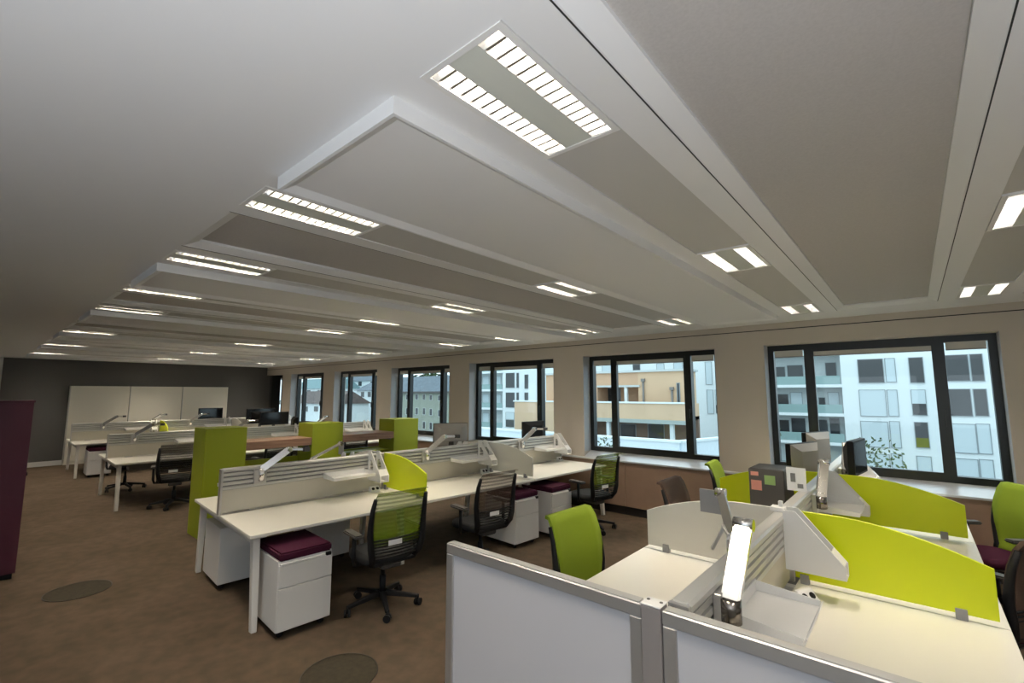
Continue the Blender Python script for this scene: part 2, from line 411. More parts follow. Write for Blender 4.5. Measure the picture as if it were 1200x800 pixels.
# ---- louvred fixtures
def blade_mesh():
    b = MB(); w_ = .036; b.prism([(-.0045, 0), (.0045, 0), (.011, .034), (-.011, .034)], 'yz', -w_, w_)
    return b.mesh('louvre_blade')
def fixture(loc, label, detailed):
    L = .60
    root = thing('ceiling_light', label, 'ceiling light', loc, 0, 'louvred ceiling lights')
    def fr():
        b = MB(); a = FW2 - .003
        b.box(-a, a, -L / 2, -L / 2 + .018, -.003, .012); b.box(-a, a, L / 2 - .018, L / 2, -.003, .012)
        b.box(-a, -a + .022, -L / 2 + .018, L / 2 - .018, -.003, .012); b.box(a - .022, a, -L / 2 + .018, L / 2 - .018, -.003, .012)
        return b.mesh('frame')
    link('frame', shared('fxf', fr), METW, root)
    link('centre_panel', shared('fxc', lambda: MB().box(-.055, .055, -L / 2 + .018, L / 2 - .018, 0, .008).mesh('centre_panel')), mat('pale_green_grey_steel', (.62, .64, .58), .5), root)
    for s in (-1, 1):
        cx = s * .093
        def ch():
            b = MB(); w_ = .038; l_ = L / 2 - .018
            b.prism([(-w_, 0), (-w_ + .001, 0), (-.020, .055), (-.024, .055)], 'xz', -l_, l_)
            b.prism([(w_, 0), (w_ - .001, 0), (.020, .055), (.024, .055)], 'xz', -l_, l_)
            b.box(-.024, .024, -l_, l_, .055, .06); b.box(-w_, w_, -l_, -l_ + .003, 0, .055); b.box(-w_, w_, l_ - .003, l_, 0, .055)
            return b.mesh('reflector')
        rf = link('reflector', shared('fxr', ch), REFL, root, (cx, 0, 0))
        n = 13; ys = [-.27 + .54 * (i + .5) / n for i in range(n)]
        if detailed:
            for y in ys: link('louvre_blade', shared('blade', blade_mesh), REFL, rf, (0, y, .002))
        else:
            def lv():
                b = MB()
                for y in ys: b.prism([(y - .0045, 0), (y + .0045, 0), (y + .011, .034), (y - .011, .034)], 'yz', -.036, .036)
                return b.mesh('louvre')
            link('louvre', shared('fxl', lv), REFL, rf, (0, 0, .002))
        ld = shared('lampdata', lambda: bpy.data.lights.new('tube_light', 'AREA'))
        ld.shape = 'RECTANGLE'; ld.size = .034; ld.size_y = .52; ld.energy = LAMP_W; ld.color = LAMP_COL
        lo = bpy.data.objects.new('tube_light', ld); COL.objects.link(lo); lo.parent = root; lo.location = (cx, 0, .052)
    return root
LB = 'recessed ceiling light with two louvred tubes and a pale centre panel'
for k, sx in enumerate(strips):
    for q, (ya, yb) in enumerate(FIX_Y):
        fixture((sx, (ya + yb) / 2, ZC), LB, (q == 0 and abs(sx + .83) < .1))
# ================================================================== BENCH DESKS
TOPZ = .73; HWB = .90; BM = 1.65; NST = 3
RAILZ = 1.135
def make_bench(label, loc, rz):
    root = thing('bench_desk', label, 'desk', loc, rz, 'white bench desks')
    for s in (-1, 1):
        for j in range(NST):
            link('desktop', shared('dtop', lambda: MB().box(-.4275, .4275, .003, BM - .003, TOPZ - .026, TOPZ).mesh('desktop', .003)), LAM, root, (s * (HWB - .4275), j * BM, 0))
        for y in (.07, BM, 2 * BM, NST * BM - .07):
            xo = 0 if y in (.07, NST * BM - .07) else -.42          # inner frames stand back under the top
            lg = shared(('dleg', s, xo), lambda: MB().bar((s * (.80 + xo), 0, TOPZ - .030), (s * (.865 + xo), 0, 0.0), .055, .075, up=(1, 0, 0), a2=.042, b2=.055).mesh('leg', .004))
            link('leg', lg, LEGW, root, (0, y, 0))
    for y in (.07, BM, 2 * BM, NST * BM - .07):
        link('cross_beam', shared('dcb', lambda: MB().box(-.79, .79, -.025, .025, TOPZ - .085, TOPZ - .028).mesh('cross_beam')), LEGW, root, (0, y, 0))
    for s in (-1, 1):
        link('long_beam', shared('dlb', lambda: MB().box(-.03, .03, .10, NST * BM - .10, TOPZ - .075, TOPZ - .029).mesh('long_beam')), LEGW, root, (s * .55, 0, 0))
    link('cable_tray', shared('dct', lambda: MB().box(-.12, .12, .3, NST * BM - .3, TOPZ - .22, TOPZ - .19).box(-.12, -.11, .3, NST * BM - .3, TOPZ - .19, TOPZ - .09).box(.11, .12, .3, NST * BM - .3, TOPZ - .19, TOPZ - .09).mesh('cable_tray')), GREYP, root)
    return root
def make_screen(bench, label, group, j):
    """slatted aluminium rail over a beige panel, standing on the bench's centre line"""
    root = thing('desk_screen', label, 'screen', bench.matrix_basis @ Vector((0, j * BM, TOPZ)), bench.rotation_euler.z, group)
    a, b = .015, BM - .015
    link('screen_panel', shared('scp', lambda: MB().box(-.011, .011, a, b, .012, .21).mesh('screen_panel')), SCREEN, root)
    link('rail_core', shared('scc', lambda: MB().box(-.008, .008, a, b, .21, .385).mesh('rail_core')), GREYP, root)
    link('rail_cap', shared('scap', lambda: MB().prism([(-.036, .375), (.036, .375), (.036, .395), (.026, .405), (-.026, .405), (-.036, .395)], 'xz', a, b).mesh('rail_cap')), ALUL, root)
    for s in (-1, 1):
        for q in range(4):
            z0 = .212 + q * .0405
            link('rail_slat', shared(('slat', s), lambda: MB().prism([(s * .008, 0), (s * .030, .004), (s * .030, .029), (s * .008, .033)], 'xz', a, b).mesh('rail_slat')), ALUL, root, (0, 0, z0))
    link('end_cap', shared('sce', lambda: MB().box(-.034, .034, -.004, .014, .0, .400).mesh('end_cap')), ALU, root, (0, 0, 0))
    link('end_cap', shared('sce', None), ALU, root, (0, BM - .010, 0))
    link('foot', shared('scf', lambda: MB().box(-.02, .02, -.05, .05, 0, .012).mesh('foot')), ALU, root, (0, .3, 0))
    link('foot', shared('scf', None), ALU, root, (0, BM - .3, 0))
    return root
def make_divider(bench, y, s, m, label, group, name='desk_divider', reach=.865):
    """curved side divider between two seats; s = side of the bench"""
    root = thing(name, label, 'divider', bench.matrix_basis @ Vector((0, y, TOPZ)), bench.rotation_euler.z, group)
    p = [(.040, .028), (reach, .028), (reach, .262)]
    n = 10
    for i in range(n + 1):
        t = i / n; p.append((reach - (reach - .22) * t, .262 + .143 * (1 - (1 - t) ** 1.9)))
    p.append((.040, .405))
    link('panel', shared(('div', s, reach, m.name), lambda: MB().prism([(s * a, b) for a, b in p], 'xz', -.009, .009).mesh('panel', .002)), m, root)
    for xx in (.085, reach - .13):
        link('clip', shared('dclip', lambda: MB().box(-.022, .022, -.017, .017, 0, .052).mesh('clip', .002)), PLATE, root, (s * xx, 0, 0))
    return root
def make_tray(bench, y0, s, label, group, L=.46, z=.205):
    root = thing('rail_tray', label, 'tray', bench.matrix_basis @ Vector((s * .032, y0, TOPZ + z)), bench.rotation_euler.z, group)
    d = .25
    b = MB(); b.box(0, d, 0, L, 0, .006)
    b.sheet([[(0.003, 0.0 + L * v, .006 + .05 * u) for v in (0, 1)] for u in (0, 1)], .006)
    n = 5
    link('tray_floor', shared(('trf', s, L), lambda: MB().prism([(0, 0), (s * d, 0), (s * d, .006), (0, .006)], 'xz', 0, L).mesh('tray_floor')), WHITEP, root)
    link('tray_lip', shared(('trl', s, L), lambda: MB().prism([(s * (d - .006), .006), (s * d, .006), (s * (d + .012), .030), (s * (d + .006), .030)], 'xz', 0, L).mesh('tray_lip')), WHITEP, root)
    link('tray_back', shared(('trb', s, L), lambda: MB().prism([(0, .006), (s * .006, .006), (s * .006, .055), (0, .055)], 'xz', 0, L).mesh('tray_back')), WHITEP, root)
    for yy in (0, L - .005):
        link('tray_side', shared(('trs', s), lambda: MB().prism([(s * .006, .006), (s * (d - .006), .006), (s * d, .028), (s * .006, .05)], 'xz', 0, .005).mesh('tray_side')), WHITEP, root, (0, yy, 0))
    link('hook', shared(('trh', s), lambda: MB().prism([(s * .0, .012), (s * -.012, .03), (s * -.012, .045), (s * .0, .05)], 'xz', .05, .11).mesh('hook')), PLATE, root)
    return root
def make_sorter(bench, y, s, label, group):
    """triangular white paper holder hung on the slatted rail"""
    root = thing('paper_holder', label, 'paper holder', bench.matrix_basis @ Vector((s * .032, y, TOPZ)), bench.rotation_euler.z, group)
    def side():
        o = [(0, .14), (.275, .125), (.275, .190), (.060, .440), (0, .440)]
        h = [(.035, .245), (.115, .245), (.115, .300), (.070, .350), (.035, .350)]
        b = MB(); P = [(s * a, c) for a, c in o]; Q = [(s * a, c) for a, c in h]
        v = [(a, t, c) for t in (0, .010) for a, c in P + Q]
        f = []
        for k in (0, 10):
            quads = [(0, 1, 6, 5), (1, 2, 7, 6), (2, 3, 8, 7), (3, 4, 9, 8), (4, 0, 5, 9)]
            f += [[i + k for i in q] for q in quads]
        f += [(i, (i + 1) % 5, 10 + (i + 1) % 5, 10 + i) for i in range(5)] + [(5 + i, 5 + (i + 1) % 5, 15 + (i + 1) % 5, 15 + i) for i in range(5)]
        return b.add(v, f).mesh('side_panel')
    def solid():
        return MB().prism([(s * a, c) for a, c in [(0, .125), (.275, .125), (.275, .190), (.060, .440), (0, .440)]], 'xz', 0, .010).mesh('side_panel')
    link('side_panel', shared(('sorth', s), side) if s > 0 and bench.location.x < -3 else shared(('sorts', s), solid), WHITEP, root, (0, 0, 0))
    link('side_panel', shared(('sorts', s), solid) if not (s > 0 and bench.location.x < -3) else shared(('sorth', s), side), WHITEP, root, (0, .10, 0))
    link('front_slope', shared(('sortf', s), lambda: MB().bar((s * .268, .055, .195), (s * .215, .055, .258), .09, .006, up=(s * .75, 0, .65)).mesh('front_slope')), WHITEP, root)
    link('base_plate', shared(('sortb', s), lambda: MB().prism([(0, .125), (s * .275, .125), (s * .275, .131), (0, .131)], 'xz', .010, .10).mesh('base_plate')), WHITEP, root)
    return root
def make_socket(bench, x, y, label, group, rz=0.):
    s = 1 if x > 0 else -1
    root = thing('power_socket_block', label, 'socket block', bench.matrix_basis @ Vector((x, y, TOPZ)), bench.rotation_euler.z + (0 if s > 0 else pi) + rz, group)
    link('block', shared('sok', lambda: MB().prism([(-.03, 0), (.035, 0), (.035, .012), (-.012, .062), (-.03, .062)], 'xz', -.055, .055).mesh('block', .003)), WHITEP, root)
    for yy in (-.026, .026):
        link('outlet', shared('sokh', lambda: MB().cyl((.0115, 0, .037), (.0135, 0, .039), .017, 14).mesh('outlet')), BLACKP, root, (0, yy, 0))
    return root
def make_arm(bench, y, s, label, group, pose='up', plate=True):
    """chrome monitor arm clamped on the rail"""
    root = thing('monitor_mount', label, 'monitor arm', bench.matrix_basis @ Vector((0, y, TOPZ)), bench.rotation_euler.z, group)
    link('clamp', shared(('armc', s), lambda: MB().box(min(s * .0305, s * .062), max(s * .0305, s * .062), -.055, .055, .245, .372).mesh('clamp', .004)), ALU, root)
    link('post', shared(('armp', s), lambda: MB().cyl((s * .085, 0, .27), (s * .085, 0, .385), .026, 16).mesh('post')), CHROME, root)
    if pose == 'up':
        e = Vector((s * .12, .23, .545)); st = Vector((s * .085, .0, .375)); nrm = (s, -.35, .3)
    elif pose == 'turned':
        e = Vector((s * .095, .15, .58)); st = Vector((s * .085, -.03, .345)); nrm = (s * .45, -.72, .5)
    elif pose == 'upright':
        e = Vector((s * .095, .15, .58)); st = Vector((s * .085, -.03, .345)); nrm = (s * .05, -.784, .619)
    else:
        st = Vector((s * .085, 0, .40)); e = Vector((s * .25, .40, .52)); nrm = (s * .3, -.75, .6)
    wd, th = {'up': (.060, .038), 'upright': (.064, .036), 'turned': (.062, .036), 'out': (.048, .024)}[pose]
    link('lower_arm', shared(('arml', s, pose), lambda: MB().bar(st, e, wd, th, up=nrm).mesh('lower_arm', .006, 2)), CHROME, root)
    ax = Vector((s * .5 * wd + s * .004, 0, 0))
    link('elbow', shared(('arme', s, pose), lambda: MB().cyl(e - ax, e + ax, .024, 14).mesh('elbow')), CHROME, root)
    if pose in ('upright', 'turned'):
        link('knuckle', shared(('armk', s), lambda: MB().cyl((s * .085, -.03, .28), (s * .085, -.03, .36), .036, 18).mesh('knuckle')), mat('dark_chrome', (.22, .20, .18), .2, metal=1), root)
        return root
    if pose == 'out':
        link('upper_arm', shared(('armu', s, pose), lambda: MB().bar(e, (s * .28, .43, .50), .04, .03).mesh('upper_arm', .005)), CHROME, root)
        link('strap', shared(('arms', s), lambda: MB().bar((s * .14, .08, .42), (s * .20, .06, .30), .03, .012).bar((s * .14, .08, .42), (s * .09, .0, .40), .03, .012).mesh('strap')), ALU, root)
        link('mount_plate', shared(('armv', s, pose), lambda: MB().box(min(s * .26, s * .385), max(s * .26, s * .385), .440, .447, .385, .52).mesh('mount_plate', .002)), PLATE, root)
        return root
    h = e + Vector((s * .10, .12, .0))
    link('upper_arm', shared(('armu', s, pose), lambda: MB().bar(e, h, .035, .026).mesh('upper_arm', .005)), CHROME, root)
    link('tilt_head', shared(('armh', s, pose), lambda: MB().cyl(h - Vector((0, .03, 0)), h + Vector((0, .03, 0)), .022, 12).box(min(h.x, h.x + s * .04), max(h.x, h.x + s * .04), h.y - .02, h.y + .02, h.z - .02, h.z + .02).mesh('tilt_head')), DGREY, root)
    return root
def make_monitor(loc, rz, label, group='computer monitors', back=None, wd=.50, ht=.32, stand=True, zc=.40):
    """screen faces local +x"""
    root = thing('monitor', label, 'monitor', loc, rz, group)
    link('bezel', shared(('mb', wd, ht, zc), lambda: MB().box(-.034, .014, -wd / 2, wd / 2, zc - ht / 2, zc + ht / 2).mesh('bezel', .004)), BLACKP, root)
    link('display', shared(('md', wd, ht, zc), lambda: MB().box(.014, .0155, -wd / 2 + .016, wd / 2 - .016, zc - ht / 2 + .02, zc + ht / 2 - .016).mesh('display')), GLASSB, root)
    def bk():
        a, c, d, e = wd / 2 - .004, ht / 2 - .004, wd / 2 - .10, ht / 2 - .07
        v = [(-.034, y, zc + z) for y, z in ((-a, -c), (a, -c), (a, c), (-a, c))] + [(-.085, y, zc + z) for y, z in ((-d, -e), (d, -e), (d, e), (-d, e))]
        return MB().add(v, [(0, 1, 2, 3), (7, 6, 5, 4)] + [(i, (i + 1) % 4, 4 + (i + 1) % 4, 4 + i) for i in range(4)]).mesh('back_shell')
    link('back_shell', shared(('mbk', wd, ht, zc, (back or MONB).name), bk), back or MONB, root)
    if stand:
        link('stand_neck', shared(('mn', zc), lambda: MB().bar((-.075, 0, .012), (-.06, 0, zc - .02), .07, .03, up=(1, 0, 0)).mesh('stand_neck', .004)), DGREY, root)
        link('stand_base', shared('ms', lambda: MB().prism([(-.12, -.10), (.04, -.12), (.07, -.09), (.07, .09), (.04, .12), (-.12, .10)], 'xy', 0, .014).mesh('stand_base', .003)), DGREY, root)
    return root

bN = make_bench('white bench desk behind the framed white partition panels', (-.635, 1.575, 0), 0)
bA = make_bench('long white bench desk with mesh chairs and plum cushioned pedestals', (-4.84, 1.545, 0), radians(-3.6))
bB = make_bench('white bench desk between the lime counter posts and the last bench', (-10.40, 1.57, 0), radians(-1.5))
bC = make_bench('white bench desk standing before the pale cupboards', (-14.70, 1.56, 0), radians(-1.5))
benches = [(bN, 'partitioned bench'), (bA, 'bench with mesh chairs'), (bB, 'bench behind the lime counter'), (bC, 'bench before the pale cupboards')]
bpy.context.view_layer.update()
SEG = ('aisle end', 'middle', 'window end')
for b, nm in benches:
    for j in range(NST):
        make_screen(b, 'slatted beige desk screen, %s of the %s' % (SEG[j], nm), 'slatted desk screens', j)
# dividers: (bench, station boundary, side, colour)
DV = [(bN, 1, 1, LIME, 'lime green curved divider on the partitioned bench, closest to the partition'),
      (bN, 2, 1, LIME, 'lime green curved divider on the partitioned bench, closest to the window'),
      (bN, 1, -1, WHITED, 'white curved divider on the partitioned bench beside the lime fabric chair'),
      (bN, 2, -1, LIME, 'lime green curved divider beside the brown chair of the partitioned bench'),
      (bA, 1, 1, LIME, 'lime green curved divider behind the green mesh chair'),
      (bA, 2, 1, WHITED, 'white curved divider behind the brown mesh chair'),
      (bA, 1, -1, WHITED, 'white curved divider on the counter side of the mesh chair bench, aisle half'),
      (bA, 2, -1, WHITED, 'white curved divider on the counter side of the mesh chair bench, window half'),
      (bB, 1, 1, WHITED, 'white curved divider on the bench behind the lime counter, aisle half'),
      (bB, 2, 1, WHITED, 'white curved divider on the bench behind the lime counter, window half'),
      (bC, 1, 1, LIME, 'small lime green divider on the bench before the pale cupboards'),
      (bC, 2, 1, WHITED, 'white curved divider on the bench before the pale cupboards')]
for b, j, s, m, lb in DV: make_divider(b, j * BM, s, m, lb, 'curved desk dividers')
# trays, paper holders, sockets, arms
for b, nm in benches:
    for j in range(NST):
        for s in ((1, -1) if b in (bN, bA) else (1,)):
            if b is bN and s < 0 and j != 1: continue
            sd = ('seat side facing the aisle chairs' if s > 0 else 'far side') if b is bA else ''
            hang = 'on the screen of the %s, %s%s' % (nm, SEG[j], '' if s > 0 else ', rear')
            if b is bN and s > 0:
                ty = (.40, 1.0, .95)[j]; L = .40 if j == 0 else .44
            else:
                ty = (.94, .97, .97)[j] if s > 0 else .05; L = .46
            if b is bN and s < 0: ty = .95
            if s > 0 or b is bA: make_tray(b, j * BM + ty, s, 'white open tray ' + hang, 'white rail trays', L)
            if not (s < 0 and (b is bN or j == 2)): make_sorter(b, j * BM + (1.445 if s > 0 else 1.2), s, 'white triangular paper holder ' + hang, 'white paper holders')
            if s > 0: make_socket(b, s * (.135 if b is bN else .12), j * BM + (1.37 if b is bN else 1.49), 'white twin socket block on the %s, %s seat' % (nm, SEG[j]), 'desk socket blocks', rz=(-.5 if b is bN else 0))
ARMS = [(bN, .29, 1, 'upright', 'upright polished chrome monitor arm beside the white framed partition'),
        (bN, .90, -1, 'out', 'polished chrome monitor arm with grey plate above the white divider'),
        (bN, 2.45, 1, 'turned', 'upright polished chrome monitor arm between the two lime dividers'),
        (bN, 4.0, 1, 'turned', 'upright polished chrome monitor arm by the window on the partitioned bench'),
        (bA, .32, 1, 'up', 'silver monitor arm at the aisle end of the mesh chair bench'),
        (bA, .85, -1, 'out', 'silver monitor arm with grey plate behind the paper holder'),
        (bA, 2.22, 1, 'up', 'silver monitor arm between the lime and white dividers'),
        (bA, 3.95, 1, 'up', 'silver monitor arm at the window end of the mesh chair bench'),
        (bB, .35, 1, 'up', 'silver monitor arm at the aisle end of the bench behind the lime counter'),
        (bB, 1.9, 1, 'up', 'silver monitor arm at the middle of the bench behind the lime counter'),
        (bB, 3.6, -1, 'up', 'silver monitor arm at the window end of the bench behind the lime counter'),
        (bC, .55, 1, 'up', 'silver monitor arm at the aisle end of the bench before the pale cupboards'),
        (bC, 1.45, -1, 'up', 'silver monitor arm at the middle of the bench before the pale cupboards'),
        (bC, 2.3, 1, 'up', 'silver monitor arm in front of the third pale cupboard')]
for b, y, s, pose, lb in ARMS: make_arm(b, y, s, lb, 'monitor arms', pose, plate=(pose == 'out'))

# monitors
D = TOPZ
make_monitor((-5.15, 4.60, D), radians(150), 'grey backed monitor raised behind the slatted screen near the brown mesh chair', zc=.50)
make_monitor((-4.82, 6.12, D), radians(172), 'black backed monitor before the window behind the slatted screen', back=BLACKP, wd=.48, ht=.30, zc=.48)
make_monitor((-.85, 5.20, D), radians(160), 'grey backed monitor beside the dark computer tower', wd=.46, ht=.34, zc=.45)
make_monitor((-.85, 6.05, D), radians(160), 'grey backed monitor in front of the large right window mullion', wd=.46, ht=.34, zc=.50)
make_monitor((-.41, 5.22, D), radians(-7), 'thin black monitor on the window end of the partitioned bench', wd=.46, ht=.30, back=BLACKP, zc=.525)
def on(px, py, X): p = at(px, py, 0, X); return p
for (px, py, X, wd, ht, rz, lb) in ((247, 485, -15.05, .62, .34, 8, 'black monitor in front of the right pale cupboard'),
                                (306, 487, -14.26, .78, .42, 0, 'wide black monitor against the charcoal wall'),
                                (322, 490, -13.92, .78, .36, 0, 'black monitor beside the first window pier from the charcoal wall')):
    p = on(px, py, X); make_monitor((X, p.y, D), radians(rz), lb, wd=wd, ht=ht, zc=round(p.z - D, 3))
p = on(391, 486, -10.6); make_monitor((-10.75, 4.9, D), radians(75), 'dark slim monitor before the second window of the row', wd=.50, ht=.32, back=BLACKP)

# dark computer tower with sticky notes + little paper card
t = thing('computer_tower', 'dark grey computer tower with pink and green sticky notes', 'computer', (-.915, 4.10, D))
MB().box(-.125, .125, -.01, .32, .012, .50).build('case', DGREY, t, bevel=.008)
for xx in (-.11, .09): MB().box(xx, xx + .02, .02, .30, 0, .012).build('foot', BLACKP, t)
for x0, z0, w_, h_, m_ in ((-.108, .445, .055, .03, PINK), (-.108, .335, .075, .075, PINK), (-.012, .385, .075, .07, GREENN)):
    MB().box(x0, x0 + w_, -.0125, -.0105, z0, z0 + h_).build('sticky_note', m_, t)
t = thing('notice_card', 'small white printed card clipped on the slatted rail', 'card', (-.66, 3.86, TOPZ + .405))
MB().box(-.07, .05, -.004, 0, .0, .16).build('sheet', PAPER, t)
MB().box(-.045, -.015, -.006, -.004, .06, .12).build('print_block', GREYP, t)
MB().box(-.005, .03, -.006, -.004, .02, .05).build('print_block', GREYP, t)
t = thing('clip_block', 'small white clip on the rail cap above the lime divider', 'clip', (-.635, 3.14, TOPZ + .405))
MB().box(-.05, .03, -.03, .03, 0, .028).build('clip_body', WHITEP, t, bevel=.004)
MB().box(-.01, .012, -.012, .012, .028, .06).build('clip_tab', WHITEP, t, bevel=.003)

# ---- framed partition panels in front of the near bench
PTOP = 1.125
def partition(x0, x1, label):
    y = 1.53
    t = thing('partition_panel', label, 'partition', ((x0 + x1) / 2, y, 0), 0, 'framed partition panels')
    hw = (x1 - x0) / 2; f = .045; d = .022
    MB().box(-hw + f, hw - f, -.012, .012, .05 + f, PTOP - f).build('board', BOARDW, t)
    MB().box(-hw, hw, -d, d, PTOP - f, PTOP).build('top_rail', ALU, t, bevel=.004)
    MB().box(-hw, hw, -d, d, .05, .05 + f).build('bottom_rail', ALU, t, bevel=.004)
    MB().box(-hw, -hw + f, -d, d, .05 + f, PTOP - f).build('side_rail', ALU, t, bevel=.004)
    MB().box(hw - f, hw, -d, d, .05 + f, PTOP - f).build('side_rail', ALU, t, bevel=.004)
    for xx in (-hw + .1, hw - .1): MB().cyl((xx, 0, 0), (xx, 0, .05), .02, 12).build('levelling_foot', ALU, t)
    MB().box(-hw + .01, hw - .01, -d + .004, d - .004, PTOP, PTOP + .004).build('cap_strip', ALUL, t)
partition(-1.705, -.735, 'white framed partition panel beside the lime fabric chair')
partition(-.665, .305, 'white framed partition panel before the upright chrome arm')
t = thing('partition_post', 'square aluminium post joining the two white partition panels', 'post', (-.70, 1.53, 0), 0)
MB().box(-.033, .033, -.030, .030, 0, PTOP + .004).build('post_body', mat('grey_brown_aluminium', (.40, .37, .36), .45, metal=.4), t, bevel=.003)
MB().box(-.034, .034, -.031, .031, PTOP + .004, PTOP + .010).build('post_cap', WHITEP, t, bevel=.002)
for xx in (-.022, .022): MB().cyl((xx, .008, PTOP + .010), (xx, .008, PTOP + .0115), .006, 10).build('cap_screw', DGREY, t)

# ================================================================== CHAIRS  (local front = +x)
CH = {}
def chair_parts(key, fabric, seatm, mesh_back):
    root = bpy.data.objects.new('office_chair', None); COL.objects.link(root)
    for i in range(5):
        a = radians(90 + 72 * i)
        leg = MB().bar((.03 * cos(a), .03 * sin(a), .115), (.30 * cos(a), .30 * sin(a), .075), .045, .045, a2=.032, b2=.026).build('base_leg', BLACKP, root, bevel=.004)
        c = MB()
        ca = a + 1.1
        for dd in (-.016, .016):
            ox, oy = -sin(ca) * dd, cos(ca) * dd
            p = Vector((.305 * cos(a) + ox, .305 * sin(a) + oy, .03)); ax = Vector((-sin(ca), cos(ca), 0)) * .009
            c.cyl(p - ax, p + ax, .03, 14)
        c.cyl((.305 * cos(a), .305 * sin(a), .03), (.305 * cos(a), .305 * sin(a), .09), .009, 8)
        c.build('caster', BLACKP, leg)
    MB().cyl((0, 0, .10), (0, 0, .26), .028, 14).cyl((0, 0, .09), (0, 0, .13), .045, 14).cyl((0, 0, .26), (0, 0, .37), .018, 12).build('gas_column', BLACKP, root)
    MB().box(-.17, .12, -.09, .09, .355, .405).build('tilt_mechanism', DGREY, root, bevel=.015)
    n = 32
    def ov(cx, hx, hy, z, e=3.4): return [(cx + hx * math.copysign(abs(cos(t_)) ** (2 / e), cos(t_)), hy * math.copysign(abs(sin(t_)) ** (2 / e), sin(t_)), z) for t_ in [2 * pi * i / n for i in range(n)]]
    st = MB(); rings = [ov(.03, .20, .20, .405), ov(.03, .245, .245, .42), ov(.03, .25, .25, .445), ov(.03, .24, .24, .47), ov(.03, .20, .20, .482)]
    st.add([p for r in rings for p in r], [(k * n + i, k * n + (i + 1) % n, (k + 1) * n + (i + 1) % n, (k + 1) * n + i) for k in range(4) for i in range(n)], True)
    st.add(rings[0], [list(range(n))[::-1]]); st.add(rings[-1], [list(range(n))], True)
    st.build('seat', seatm, root)
    # back profile: list of (x, z)
    prof = [(-.19, .43), (-.235, .50), (-.245, .58), (-.245, .68), (-.255, .78), (-.275, .88), (-.305, .97), (-.335, 1.015)]
    hwz = [.19, .215, .232, .242, .242, .238, .230, .222]
    for s in (-1, 1):
        MB().tube([(x, s * h, z) for (x, z), h in zip(prof[:-1], hwz)], .02, 8, rad=[.026, .030, .029, .026, .023, .020, .016]).build('back_upright', BLACKP, root)
    MB().bar((-.19, -.19, .425), (-.19, .19, .425), .05, .03).build('back_yoke', BLACKP, root, bevel=.006)
    MB().bar((-.10, 0, .395), (-.20, 0, .43), .12, .03).build('back_arm', DGREY, root, bevel=.006)
    # fabric
    lo = 2 if mesh_back else 0
    g = []
    for i in range(lo, len(prof)):
        (x, z), h = prof[i], hwz[i]; bow = .03
        off = .012
        row = []
        for j in range(9):
            u = -1 + j / 4
            row.append((x + off - bow * (1 - u * u) * (0 if i >= len(prof) - 1 else 1) * .8, u * (h + (.006 if not mesh_back else -.004)), z))
        g.append(row)
    if not mesh_back or True:
        x, z = prof[-1]; g.append([(x - .028, (-1 + j / 4) * (hwz[-1] - .004), z + .004) for j in range(9)])
    MB().sheet(g, .006 if mesh_back else .022).build('backrest', fabric, root)
    for q in range(7):
        z = .475 + q * .026; f = (z - .43) / .25
        xx = -.205 - .045 * min(1, f * 1.3); hh = .195 + .03 * f
        MB().tube([(xx - .02 * (1 - u * u) - .004, u * hh, z) for u in (-1, -.5, 0, .5, 1)], .007, 6).build('back_slat', BLACKP, root)
    if mesh_back:
        MB().box(-.290, -.286, -.02, .10, .585, .625).build('label_tag', PAPER, root)
    for s in (-1, 1):
        arm = MB().tube([(-.02, s * .20, .40), (-.03, s * .27, .41), (-.04, s * .285, .46), (-.04, s * .285, .64)], .018, 8).build('armrest_post', BLACKP, root)
        MB().box(-.15, .11, s * .285 - .04, s * .285 + .04, .64, .668).build('arm_pad', DGREY, arm, bevel=.010, seg=2)
    return root
def chair(key, loc, rzdeg, label, args):
    if key not in CH:
        CH[key] = chair_parts(key, *args); o = CH[key]
    else: o = copy_tree(CH[key])
    o.location = (loc[0], loc[1], 0); o.rotation_euler.z = radians(rzdeg)
    return tag(o, label, 'chair', 'office swivel chairs')
GM = (MESHG, BLACKP, True); BMm = (MESHB, BLACKP, True); KM = (MESHK, BLACKP, True)
GF = (LIMEF, PURPLE, False); BF = (BROWNF, PURPLE, False)
SEATK = mat('black_seat_fabric', (.010, .010, .011), .9, noise=.1, scale=300)
GM = (MESHG, SEATK, True); BMm = (MESHB, SEATK, True); KM = (MESHK, SEATK, True)
chair('gm', (-3.60, 2.46), 172, 'black swivel chair with green mesh back beside the aisle pedestal', GM)
chair('bm', (-3.60, 3.66), 172, 'black swivel chair with brown mesh back at the long bench', BMm)
chair('gm', (-3.42, 5.62), 168, 'black swivel chair with green mesh back by the brown window casing', GM)
chair('gf', (-1.50, 2.70), -4, 'lime fabric chair tucked behind the white partition panel', GF)
chair('bf', (-1.44, 4.30), 0, 'brown fabric chair on the aisle side of the partitioned bench', BF)
chair('gf', (-1.50, 5.72), 5, 'lime fabric chair by the window next to the lime divider', GF)
chair('gf', (.41, 5.75), 215, 'lime fabric chair with plum seat below the large right window', GF)
chair('bf', (.22, 4.12), 150, 'dark brown fabric chair at the right edge of the lime divider desk', BF)
chair('km', (-9.22, 2.28), 168, 'black mesh chair at the bench beside the lime counter post', KM)
chair('km', (-11.55, 2.05), -10, 'black swivel chair beneath the far side of the bench behind the counter', KM)
chair('km', (-9.15, 3.75), 185, 'black mesh chair seen under the wooden counter, aisle half', KM)
chair('km', (-9.15, 5.35), 175, 'black mesh chair seen under the wooden counter, window half', KM)

